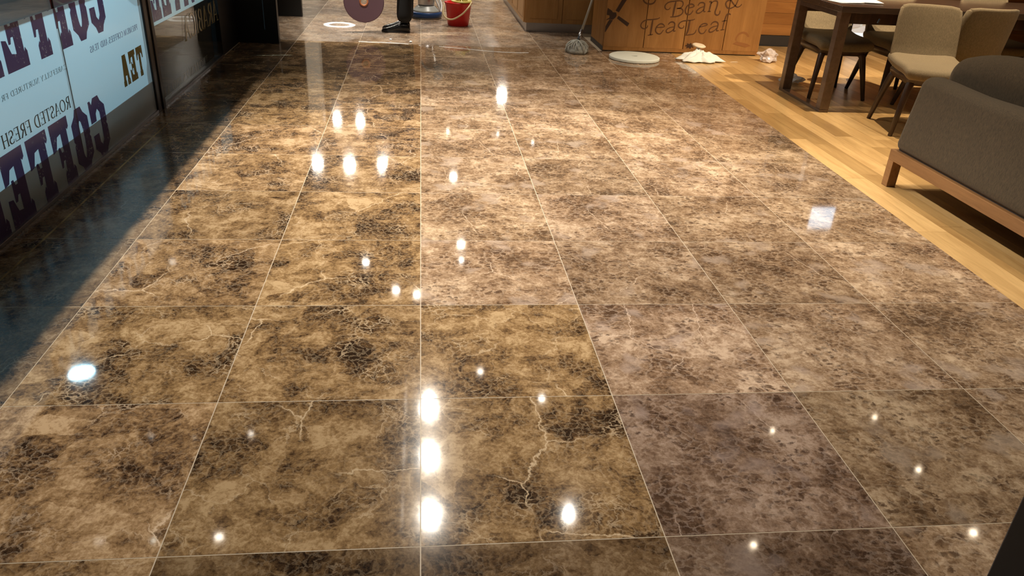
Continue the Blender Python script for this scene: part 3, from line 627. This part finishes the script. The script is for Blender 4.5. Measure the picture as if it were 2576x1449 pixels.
# ------------------------------------------------------------------ chairs (local: faces -y)
def make_chair():
    t = empty('dining_chair')
    def fs(p):
        x, y, z = p; dz = .012*(x/.23)**2 + (.03 if y > 0 else 0)*(y/.23)**2 - .02*max(0, -y-.12)/.1
        k = 1-.10*max(0, -y)/.23*0; return Vector((x*k, y-.01, z+.435+dz))
    mesh_obj('seat', rbox((.47, .47, .075), .035, 3, (6, 6, 1), fs), M['chair'], t, True)
    def fb(p):
        x, y, z = p; h = (z+.20)/.40
        wd = 1.0-.06*h; yy = y+.215+.085*h + .0 - .055*(1-(x/.23)**2)*-1*.55
        yy -= .045*(x/.23)**2
        if z < -.14: yy -= .02*(-.14-z)/.06
        return Vector((x*wd, yy, z+.625))
    mesh_obj('backrest', rbox((.465, .045, .41), .0225, 3, (8, 1, 6), lambda p: fb(corner(p, .465, .41, .055))), M['chair'], t, True)
    bm = rbox((.40, .40, .07), .03, 2, (2, 2, 1), lambda p: Vector((p.x*(1+.12*(p.z/.035)*.5), p.y*(1+.12*(p.z/.035)*.5), p.z+.375))); mesh_obj('seat_frame', bm, M['walnut'], t, True)
    for sx in (-1, 1):
        for sy in (-1, 1):
            bm = bmesh.new(); tube(bm, [(sx*.150, sy*.150, .385), (sx*.178, sy*.180, .34), (sx*.208, sy*.212, .18), (sx*.238, sy*.246, 0)], [.034, .027, .021, .015], 10); mesh_obj('leg', bm, M['walnut'], t, True)
    return t
def corner(p, W, H, r):
    """round the outline of an upright panel: pull the corners in (x, z)"""
    x, y, z = p; ax, az = abs(x), abs(z); cx, cz = W/2-r, H/2-r
    if ax > cx and az > cz:
        dx, dz = ax-cx, az-cz; m = max(dx, dz); l = math.hypot(dx, dz)
        if l > 1e-9: dx, dz = dx*m/l, dz*m/l
        x = math.copysign(cx+dx, x); z = math.copysign(cz+dz, z)
    return Vector((x, y, z))
proto = make_chair()
CH = [(3.573, 3.256, -12, 'beige upholstered chair turned away from the table, beside the sofa'), (3.41, 4.36, 0, 'beige chair behind the left end of the table'), (3.99, 4.34, 3, 'beige chair behind the table, second from its left end'),
      (4.10, 3.78, 184, 'beige chair with its back to the camera, tucked under the table'), (4.86, 4.42, 0, 'beige chair at far right behind the table, mostly hidden')]
for k, (px, py, a, lb) in enumerate(CH):
    o = proto if k == 0 else copy_tree(proto)
    o.location = (px, py, 0); o.rotation_euler = (0, 0, R(a)); tag(o, lb, 'chair', 'upholstered chairs round the table')

# ------------------------------------------------------------------ sofa
sf = empty('sofa', (2.655, 2.05, 0)); tag(sf, 'brown grey fabric sofa seen from behind on a wooden frame', 'sofa')
def at(bm, c):
    for v in bm.verts: v.co += Vector(c)
    return bm
def backdef(p):
    x, y, z = p; h = max(0, (z+.2)/.4); return Vector((x+.035*h*(1 if x < 0 else .6), y-(.03*h if y > .5 else 0), z+.012*math.sin(y*9)*h*.4))
mesh_obj('back_panel', at(rbox((.15, 1.95, .415), .05, 4, (2, 14, 4), backdef), (.078, -.975, .4175)), M['sofa'], sf, True)
def cush(L):
    def f(p):
        x, y, z = p; e = 1-(2*y/L)**4*.9; u = 1-(2*y/L)**2
        return Vector((x*(.75+.25*u)-.02*z, y, z+(.10*u*(1 if z > 0 else 0))*(z/.24)))
    return f
for k in range(2): mesh_obj('back_cushion', at(rbox((.20, .93, .46), .085, 4, (3, 10, 5), cush(.93)), (.275, -.455-.94*k, .475)), M['sofa'], sf, True)
for k in range(2): mesh_obj('seat_cushion', at(rbox((.56, .93, .18), .05, 3, (4, 6, 2)), (.60, -.50-.94*k, .32)), M['sofa'], sf, True)
box_obj('back_rail', 0, .055, -1.95, 0, .150, .21, M['sofawood'], sf, .003); box_obj('front_rail', .83, .885, -1.95, 0, .150, .21, M['sofawood'], sf, .003)
box_obj('cross_rail', .055, .83, -.055, 0, .150, .21, M['sofawood'], sf, .003); box_obj('cross_rail', .055, .83, -1.95, -1.895, .150, .21, M['sofawood'], sf, .003)
box_obj('seat_board', .03, .86, -1.92, -.03, .205, .232, M['dark'], sf)
for xx in (0, .83):
    for yy in (-.055, -1.95): box_obj('leg', xx, xx+.055, yy, yy+.055, 0, .150, M['sofawood'], sf, .003)

# ------------------------------------------------------------------ cleaning things
# white buffing pad
bm = bmesh.new(); lathe(bm, [(.028, .002), (.236, .0), (.246, .006), (.246, .024), (.238, .030), (.030, .030), (.028, .026)], 64, closed=True)
o = mesh_obj('buffing_pad', bm, M['whitepad'], loc=(2.075, 5.615, .001)); tag(o, 'round white buffing pad lying on the marble by the counter', 'pad')
# mop
mp = empty('string_mop', (1.545, 5.84, 0)); tag(mp, 'grey string mop leaning against the cabinet', 'mop')
rm = random.Random(2); bm = bmesh.new()
for k in range(150):
    a = rm.uniform(0, 2*math.pi); rr = rm.uniform(.035, .118)*(1 if rm.random() < .75 else .6); h = .105*math.sqrt(max(.05, 1-(rr/.135)**2))
    tw = rm.uniform(-.9, .9); P = []
    for s in range(7):
        t = s/6; q = rr*min(1, t*1.5)**.8; P.append((q*math.cos(a+tw*t), q*math.sin(a+tw*t)*.85, max(.006, .112*(1-t**2.2)*(.75+.35*math.sin(a*3+k)) if t < .99 else .006) if True else 0))
    tube(bm, P, [.0085]*6+[.005], 5)
lathe(bm, [(.02, .0), (.10, .004), (.105, .03), (.075, .075), (.02, .098)], 20)
tag(mesh_obj('yarn', bm, M['strand'], mp, True), kind='stuff')
bm = bmesh.new(); tube(bm, [(0, 0, .085), (.01, .02, .125)], [.034, .024], 12); mesh_obj('socket', bm, M['black'], mp, True)
top = P_at(1490, 0, 6.10)-Vector((1.545, 5.84, 0)); d0 = Vector((.01, .02, .12)); dirn = top-d0; ext = d0+dirn*((.266-d0.x)/dirn.x)
bm = bmesh.new(); tube(bm, [d0, d0+dirn*.25], [.021, .015], 10); mesh_obj('ferrule', bm, M['steel'], mp, True)
bm = bmesh.new(); tube(bm, [d0+dirn*.2, ext], [.0125, .0125], 10); mesh_obj('handle', bm, M['stick'], mp, True)
# bucket
bk = empty('mop_bucket', (.425, 7.29, 0)); tag(bk, 'red plastic mop bucket with a yellow wringer', 'bucket')
def oval(bm, prof, n=40, sx=1.0, sy=.86, closed=True):
    lathe(bm, prof, n, closed=closed)
    for v in bm.verts: v.co.x *= sx; v.co.y *= sy
bm = bmesh.new(); oval(bm, [(.001, 0), (.112, 0), (.120, .012), (.146, .235), (.158, .240), (.158, .256), (.140, .256), (.112, .02), (.001, .016)]); mesh_obj('pail', bm, M['red'], bk, True)
bm = bmesh.new(); oval(bm, [(.150, .258), (.162, .258), (.160, .272), (.100, .268), (.085, .19), (.075, .12), (.070, .12), (.082, .20), (.096, .272), (.15, .276)]); 
for v in bm.verts: v.co.x = v.co.x*.72+.035
mesh_obj('wringer', bm, M['yellow'], bk, True)
for k in range(14):
    a = 2*math.pi*k/14; bm = bmesh.new(); tube(bm, [(.035+.066*math.cos(a), .075*math.sin(a), .262), (.035+.045*math.cos(a), .05*math.sin(a), .33)], [.006, .004], 6); mesh_obj('wringer_rib', bm, M['yellow'], bk, True)
bm = bmesh.new(); tube(bm, crom([(-.155, -.02, .235), (-.175, -.09, .16), (-.15, -.13, .10), (-.07, -.145, .085), (.03, -.15, .14), (.10, -.145, .21), (.145, -.06, .262)], 6), .0095, 8); mesh_obj('carry_handle', bm, M['ivory'], bk, True)
# floor polisher
fp = empty('floor_polisher', (.065, 7.80, 0)); tag(fp, 'blue floor polishing machine with a silver motor', 'machine')
bm = bmesh.new(); lathe(bm, [(.001, .0), (.165, .0), (.178, .006), (.178, .012), (.165, .016), (.001, .016)], 48); mesh_obj('pad', bm, M['greyplastic'], fp, True)
bm = bmesh.new(); lathe(bm, [(.13, .02), (.183, .02), (.187, .026), (.187, .068), (.181, .074), (.13, .074)], 48, closed=True); mesh_obj('skirt', bm, M['blue'], fp, True)
bm = bmesh.new(); lathe(bm, [(.001, .07), (.175, .072), (.150, .095), (.11, .130), (.085, .150), (.001, .152)], 48); mesh_obj('housing', bm, M['greyplastic'], fp, True)
bm = bmesh.new(); lathe(bm, [(.001, .148), (.095, .148), (.10, .155), (.10, .30), (.085, .325), (.001, .33)], 40); mesh_obj('motor', bm, M['steel'], fp, True)
box_obj('bracket', -.05, .05, .07, .22, .10, .20, M['black'], fp, .006)
for sx in (-1, 1):
    bm = bmesh.new(); tube(bm, [(sx*.10-.015, .21, .055), (sx*.10+.015, .21, .055)], .055, 20); mesh_obj('wheel', bm, M['black'], fp, True)
bm = bmesh.new(); tube(bm, [(.03, .18, .18), (.085, .38, .42), (.145, .56, .64)], .019, 12); mesh_obj('handle_tube', bm, M['chrome'], fp, True)
mesh_obj('control_box', at(rbox((.13, .10, .22), .04, 3, (2, 2, 2)), (.160, .60, .75)), M['bluegrey'], fp, True)
for sx in (-1, 1):
    bm = bmesh.new(); tube(bm, crom([(.16+sx*.05, .6, .74), (.16+sx*.12, .61, .735), (.16+sx*.19, .64, .69), (.16+sx*.21, .65, .63)], 5), .014, 10); mesh_obj('grip', bm, M['bluegrey'], fp, True)
bm = bmesh.new(); tube(bm, crom([(.11, .0, .22), (.15, -.03, .13), (.17, -.02, .07), (.185, .05, .14), (.15, .12, .22), (.17, .08, .12), (.19, .15, .02)], 6), .011, 8); mesh_obj('hose', bm, M['foam'], fp, True)
# ring of foam
bm = bmesh.new(); n = 48; ri = random.Random(4); prof = []
for k in range(n):
    a = 2*math.pi*k/n; w_ = .038*(.7+.7*abs(mnoise.noise((math.cos(a)*2, math.sin(a)*2, 3)))); r0 = .142+.006*mnoise.noise((math.cos(a)*3, math.sin(a)*3, 9))
    prof.append([bm.verts.new(((r0+dx*w_)*math.cos(a), (r0+dx*w_)*math.sin(a), zz)) for dx, zz in ((-1, 0), (-.6, .006), (0, .009), (.6, .006), (1, 0))])
for k in range(n):
    p, q = prof[k], prof[(k+1) % n]
    for s in range(4): bm.faces.new((p[s], q[s], q[s+1], p[s+1]))
o = mesh_obj('foam_ring', bm, M['foam'], loc=(-.885, 7.02, .0005), smooth=True); tag(o, 'white ring of foam left on the unpolished marble', 'foam')
def slurry(pts, wd, label):
    bm = bmesh.new(); P = crom(pts, 8); L = []
    for k, p in enumerate(P):
        q = wd*(.35+.9*abs(mnoise.noise((p[0]*9, p[1]*9, 5)))); dy = .012*mnoise.noise((p[0]*7, 2, 1))
        L.append([bm.verts.new((p[0], p[1]+dy+s*q, zz)) for s, zz in ((-1, .0004), (0, .003), (1, .0004))])
    for p, q in zip(L, L[1:]):
        for s in range(2): bm.faces.new((p[s], q[s], q[s+1], p[s+1]))
    tag(mesh_obj('slurry_line', bm, M['foam'], smooth=True), label, 'residue')
slurry([(-.61, 6.05), (-.45, 6.04), (-.28, 6.03), (-.12, 6.0)], .010, 'thin pale slurry line on the marble left of the middle seam')
slurry([(.18, 5.93), (.40, 5.86), (.62, 5.78), (.86, 5.74), (1.05, 5.75)], .006, 'thin pale slurry line on the marble below the red bucket')
# purple pad held in hand
PADC = Vector((-.580, 6.55, .312)); 
bm = bmesh.new(); lathe(bm, [(.042, -.010), (.200, -.012), (.206, -.006), (.206, .006), (.200, .012), (.042, .010)], 56, closed=True)
for v in bm.verts: v.co = Vector((v.co.x, v.co.z, v.co.y))
o = empty('polishing_pad', PADC, R(4)); tag(o, 'round purple polishing pad held upright beside the dark trousers', 'pad')
mesh_obj('disc', bm, M['purplepad'], o)
bm = bmesh.new(); lathe(bm, [(.030, -.011), (.046, -.013), (.046, .013), (.030, .011)], 32, closed=True)
for v in bm.verts: v.co = Vector((v.co.x, v.co.z, v.co.y))
mesh_obj('hub_ring', bm, M['orange'], o, True)
# cloth heap
bm = bmesh.new(); NR, NA = 16, 72; rows = []
def outl(a):
    r = .20+.035*math.sin(2*a+.6)+.03*math.sin(5*a+1.3)+.018*math.sin(9*a+.4)
    for ac, am, wd in ((R(170), .085, .16), (R(-18), .115, .14), (R(-52), .06, .16)):
        d = (a-ac+math.pi) % (2*math.pi)-math.pi; r += am*math.exp(-(d/wd)**2)
    return r
def fold(x, y):
    a = math.atan2(y, x); r = math.hypot(x, y)
    return .5+.5*math.sin(5*a+9*r*math.sin(2*a)+2.0*mnoise.noise((x*6, y*6, 1)))
for i in range(NR+1):
    row = []
    for k in range(NA):
        a = 2*math.pi*k/NA; t = i/NR; r = outl(a)*t; x, y = .88*r*math.cos(a)-.03*(1-t), .88*r*math.sin(a)*.62+.03*(1-t)
        env = max(0, 1-t**1.6); h = .088*env*(.45+.60*abs(fold(x, y)*2-1)**.7) + .030*abs(fold(x*1.9+.1, y*1.9+.05)*2-1)*(1-t*.7)+.045*mnoise.noise((x*10, y*16, 2))*(1-t)
        row.append(bm.verts.new((x, y, max(.004, h+.004)))) if i else None
    rows.append(row)
ctr = bm.verts.new((-.03, .03, .090)); rows[0] = [ctr]*NA
for i in range(NR):
    for k in range(NA):
        k2 = (k+1) % NA
        if i == 0: bm.faces.new((ctr, rows[1][k], rows[1][k2]))
        else: bm.faces.new((rows[i][k], rows[i+1][k], rows[i+1][k2], rows[i][k2]))
o = mesh_obj('cleaning_cloth', bm, M['cloth'], loc=(2.745, 5.60, .0), smooth=True); tag(o, 'crumpled white cleaning cloth on the oak boards', 'cloth')
md = o.modifiers.new('s', 'SOLIDIFY'); md.thickness = .003; md.offset = 1
bm = bmesh.new(); lathe(bm, [(.001, 0), (.060, .0), (.068, .006), (.068, .012), (.055, .020), (.018, .022), (.012, .020), (.001, .020)], 32)
o = mesh_obj('round_lid', bm, M['creamdisc'], loc=(2.725, 5.665, .132), smooth=True); o.rotation_euler = (R(6), R(5), 0); tag(o, 'cream round lid resting on top of the white cloth', 'lid')
bm = bmesh.new(); lathe(bm, [(.001, -.028), (.02, -.028), (.014, .002), (.001, .002)], 16); mesh_obj('neck', bm, M['cloth'], o, True)
# crumpled wrap
def crumple(name, seed, sx, sy, sz, mat, loc, label):
    bm = bmesh.new(); bmesh.ops.create_icosphere(bm, subdivisions=3, radius=1)
    for v in bm.verts:
        n_ = mnoise.noise(v.co*1.7+Vector((seed, 0, 0)))+.6*mnoise.noise(v.co*4+Vector((0, seed, 0))); k = 1+.55*n_
        v.co = Vector((v.co.x*sx*k, v.co.y*sy*k, max(-.6, v.co.z)*sz*k))
    zmin = min(v.co.z for v in bm.verts)
    for v in bm.verts: v.co.z -= zmin
    return tag(mesh_obj(name, bm, mat, loc=loc), label, 'wrapper')
crumple('plastic_wrap', 3.1, .095, .07, .062, M['clearwrap'], (3.47, 5.70, .001), 'crumpled pinkish clear wrap on the oak floor')
crumple('plastic_wrap', 8.4, .085, .085, .040, M['whitewrap'], (3.31, 4.74, .001), 'white crumpled plastic under the table')
bm = bmesh.new(); tube(bm, [(0, 0, .003), (.04, .012, .003), (.085, .015, .003)], [.002, .004, .002], 6); o = mesh_obj('wood_stick', bm, M['creamdisc'], loc=(3.05, 5.60, .001)); tag(o, 'thin pale stick lying on the oak floor', 'stick')
# pale crumbs near the polished edge
for k, (px, py, s, lb) in enumerate(((-.30, 6.20, .014, 'small white crumb on the marble before the black shoe'), (-.10, 6.10, .016, 'flat white crumb on the marble left of the bucket'))):
    bm = bmesh.new(); bmesh.ops.create_icosphere(bm, subdivisions=2, radius=s)
    for v in bm.verts: v.co *= 1+.4*mnoise.noise(v.co*90+Vector((k, 0, 0))); v.co.z = v.co.z*.5+s*.5
    tag(mesh_obj('crumb', bm, M['foam'], loc=(px, py, .0)), lb, 'debris')

# ------------------------------------------------------------------ person with the pad (only a leg shows)
pn = empty('person', (-.20, 6.75, 0)); tag(pn, 'person in black trousers and black shoes carrying a purple pad', 'person')
def skin_mesh(name, V, E, rad, root, parent, mats, pick, lv=2):
    me = bpy.data.meshes.new(name+'_src'); bm = bmesh.new(); ly = bm.verts.layers.skin.verify(); vs_ = []
    for k, p in enumerate(V):
        v = bm.verts.new(p); r_ = rad[k]; v[ly].radius = r_ if isinstance(r_, tuple) else (r_, r_); v[ly].use_root = (k == root); vs_.append(v)
    for a, b in E: bm.edges.new((vs_[a], vs_[b]))
    bm.to_mesh(me); bm.free(); o = bpy.data.objects.new(name+'_src', me); C.objects.link(o)
    o.modifiers.new('s', 'SKIN').use_smooth_shade = True; sb = o.modifiers.new('b', 'SUBSURF'); sb.levels = lv; sb.render_levels = lv
    dg = bpy.context.evaluated_depsgraph_get(); me2 = bpy.data.meshes.new_from_object(o.evaluated_get(dg)); bpy.data.objects.remove(o)
    for m in mats: me2.materials.append(m)
    for p in me2.polygons: p.use_smooth = True; p.material_index = pick(p.center)
    o2 = bpy.data.objects.new(name, me2); return link(o2, parent)
# local coordinates relative to (-.20, 6.75, 0); walks towards -x, near side is -y
hand = Vector((-.375, -.195, .56))
V = [(.10, .02, .98),                                        # 0 pelvis
     (.10, .02, 1.12), (-.02, .02, 1.30), (-.10, .02, 1.42), (-.15, .02, 1.50), (-.19, .02, 1.58), (-.22, .02, 1.68), (-.23, .02, 1.77),   # 1..7 spine, neck, head
     (.10, -.09, .93), (.045, -.08, .50), (.028, -.07, .22), (.032, -.07, .085),    # 8..11 near leg
     (.10, .13, .93), (.055, .13, .50), (.040, .13, .22), (.040, .13, .085),        # 12..15 far leg
     (-.09, -.17, 1.40), (-.17, -.24, 1.12), (-.33, -.21, .74), (-.365, -.20, .645),  # 16..19 near arm
     (-.09, .21, 1.40), (-.02, .27, 1.12), (-.10, .25, .88), (-.12, .24, .80)]        # 20..23 far arm
E_ = [(0, 1), (1, 2), (2, 3), (3, 4), (4, 5), (5, 6), (6, 7), (0, 8), (8, 9), (9, 10), (10, 11), (0, 12), (12, 13), (13, 14), (14, 15), (3, 16), (16, 17), (17, 18), (18, 19), (3, 20), (20, 21), (21, 22), (22, 23)]
rad = [(.125, .14), (.115, .135), (.12, .16), (.10, .14), .058, .062, .092, .07, .098, .086, .088, .092, .098, .086, .088, .092, .062, .048, .036, .028, .062, .048, .036, .028]
def fingers(base, dirn, out, side):
    k0 = len(V); V.append(tuple(Vector(base)+dirn*.045)); rad.append((.036, .018)); E_.append((side, k0))
    lat = dirn.cross(out).normalized()
    for q in range(4):
        ln = (.062, .070, .066, .052)[q]; st = Vector(base)+dirn*.075+lat*(q-1.5)*.020; i0 = len(V)
        V.append(tuple(st)); rad.append(.0095); V.append(tuple(st+dirn*ln*.55+out*.008)); rad.append(.0088); V.append(tuple(st+dirn*ln*.8+out*.026)); rad.append(.0078)
        E_.extend([(k0, i0), (i0, i0+1), (i0+1, i0+2)])
    i0 = len(V); st = Vector(base)+dirn*.035+lat*(-.036); V.append(tuple(st+out*.008)); rad.append(.011); V.append(tuple(st+dirn*.035+out*.026)); rad.append(.0095); V.append(tuple(st+dirn*.060+out*.030)); rad.append(.008)
    E_.extend([(k0, i0), (i0, i0+1), (i0+1, i0+2)])
fingers(V[19], Vector((-.10, .02, -1)).normalized(), Vector((0, 1, 0)), 19); fingers(V[23], Vector((-.1, 0, -1)).normalized(), Vector((0, -1, 0)), 23)
def pick(c):
    if c.z > 1.50: return 2
    if (c.y < -.17 and c.z < .70) or (c.y > .20 and c.z < .83 and c.z > .6): return 2
    if c.z > .97 or c.y < -.175 or c.y > .215: return 1
    return 0
skin_mesh('body', V, E_, rad, 0, pn, [M['trouser'], M['shirt'], M['skin']], pick)
def shoe(cy):
    bm = bmesh.new(); secs = []   # along -x from the heel
    for x, w_, h, zb in ((.085, .020, .055, .0), (.078, .034, .085, .0), (.05, .040, .095, .0), (.01, .042, .098, .0), (-.04, .041, .088, .002), (-.09, .043, .066, .003), (-.14, .045, .050, .004), (-.175, .038, .040, .008), (-.200, .022, .030, .014), (-.208, .008, .024, .018)):
        secs.append([bm.verts.new((x, cy+w_*math.copysign(abs(math.cos(a))**.7, math.cos(a)), zb+(h-zb)*.5*(1+math.copysign(abs(math.sin(a))**.75, math.sin(a))))) for a in [2*math.pi*q/16 for q in range(16)]])
    for a, b in zip(secs, secs[1:]):
        for q in range(16): bm.faces.new((a[q], b[q], b[(q+1) % 16], a[(q+1) % 16]))
    bm.faces.new(secs[0]); bm.faces.new(secs[-1][::-1]); bmesh.ops.recalc_face_normals(bm, faces=bm.faces[:])
    o = mesh_obj('shoe', bm, M['shoe'], pn, True)
    bm = bmesh.new(); pts = [(.088, .022), (.08, .040), (.02, .046), (-.05, .045), (-.14, .049), (-.185, .040), (-.212, .014)]
    ol = [(x, cy+w_) for x, w_ in pts]+[(x, cy-w_) for x, w_ in pts[::-1]]
    lo = [bm.verts.new((x, y, 0 if x > -.15 else .004)) for x, y in ol]; hi = [bm.verts.new((x, y, .014 if x > -.15 else .02)) for x, y in ol]; bm.faces.new(lo); bm.faces.new(hi[::-1])
    for q in range(len(ol)): bm.faces.new((lo[q], lo[(q+1) % len(ol)], hi[(q+1) % len(ol)], hi[q]))
    bmesh.ops.recalc_face_normals(bm, faces=bm.faces[:]); mesh_obj('sole', bm, M['black'], o)
shoe(-.07); shoe(.13)
bm = bmesh.new(); bmesh.ops.create_uvsphere(bm, u_segments=20, v_segments=12, radius=1)
for v in bm.verts: v.co = Vector((-.205+.108*v.co.x, .02+.092*v.co.y, 1.735+(.105 if v.co.z > 0 else .07)*v.co.z))
mesh_obj('hair', bm, M['hair'], pn, True)
bm = bmesh.new(); bmesh.ops.create_uvsphere(bm, u_segments=10, v_segments=8, radius=.018)
for v in bm.verts: v.co = Vector((-.315, .02, 1.685))+Vector((v.co.x*1.2, v.co.y*.7, v.co.z*1.2))
mesh_obj('nose', bm, M['skin'], pn, True)

# ------------------------------------------------------------------ far pillars seen only as reflections in the floor
for k, (px, py, wd, lb, mt) in enumerate(((-2.2, 12.9, .35, 'pale square pillar at far left of the hall', 'farpanel'), (3.6, 14.2, .5, 'pale square pillar at far right of the hall', 'farpanel'), (-.3, 15.4, .4, 'timber pillar in the middle of the far hall', 'wallwood'))):
    o = box_obj('pillar', px, px+wd, py, py+wd, 0, CEIL, M[mt], bevel=.01); tag(o, lb, 'pillar')

# ------------------------------------------------------------------ lamps
lens_mats = {}
def lamp(x, y, z, r, st, watts, cone, ax, ay, col, label, group, blend=.55):
    t = empty('ceiling_spotlight', (x, y, z)); tag(t, label, 'lamp', group)
    bm = bmesh.new(); lathe(bm, [(r*1.02, -.004), (r*1.25, -.008), (r*1.45, -.004), (r*1.5, 0), (r*1.02, 0)], 24, closed=True); mesh_obj('trim_ring', bm, M['housing'], t, True)
    key = (col, st)
    if key not in lens_mats: lens_mats[key] = emis('lamp_lens', col, st)
    bm = bmesh.new(); bmesh.ops.create_circle(bm, cap_ends=True, radius=r, segments=24)
    for v in bm.verts: v.co.z = -.003
    for f in bm.faces: f.normal_flip()
    mesh_obj('lens', bm, lens_mats[key], t)
    if watts:
        ld = bpy.data.lights.new('lamp_light', 'SPOT'); ld.energy = watts; ld.spot_size = R(cone); ld.spot_blend = blend; ld.shadow_soft_size = .004; ld.color = col
        lo = bpy.data.objects.new('lamp_light', ld); link(lo, t); lo.location = (0, 0, -.035)
        lo.rotation_euler = Vector((ax-x, ay-y, -z)).to_track_quat('-Z', 'Y').to_euler()
ORD = 'nearest,second,third,fourth,fifth,sixth,seventh,eighth,ninth,tenth,eleventh,twelfth,thirteenth,fourteenth,fifteenth,sixteenth,seventeenth,eighteenth,nineteenth,twentieth,twenty-first,twenty-second,farthest'.split(',')
cnt = {0: 0, 1: 0}
for (x, y, z, r, st, wt, cone, ax, ay, col) in sorted(LAMPS, key=lambda q: (q[1], q[0])):
    tm = 1 if x > 2.0 and y < 5 else 0; od = ORD[cnt[tm]]; cnt[tm] += 1
    lamp(x, y, z, r, st, wt, cone, ax, ay, col, ('small recessed spotlight over the timber seating area, %s from the entrance' if tm else 'ceiling spotlight over the marble aisle, %s from the entrance') % od, 'spotlights over the seating' if tm else 'spotlights over the aisle')
for (x, y, r, st), wd in zip(LAMPS_SOFFIT, ('nearer inner one', 'farther inner one', 'nearer one by the glass', 'farther one by the glass')):
    lamp(x, y, SOFF, r, st, 0, 60, x, y, WHITE, 'weak downlight in the dropped soffit, '+wd, 'downlights in the soffit')
lamp(-2.14, 2.40, 1.46, .075, 100, 0, 60, -2.14, 2.4, COOL, 'small cool lamp added outside the frosted panes for its floor reflection', 'cool lamps outside')  # added lamp, gives the floor reflection that the blocking board cuts off
for k, (x, y, z, r, st, wt) in enumerate(OUTSIDE):
    lamp(x, y, z, r, st, wt, 150, x+.9, y-.3, COOL, 'cool white lamp outside the glass front, '+('farther one' if k == 0 else 'nearer one'), 'cool lamps outside', .3)
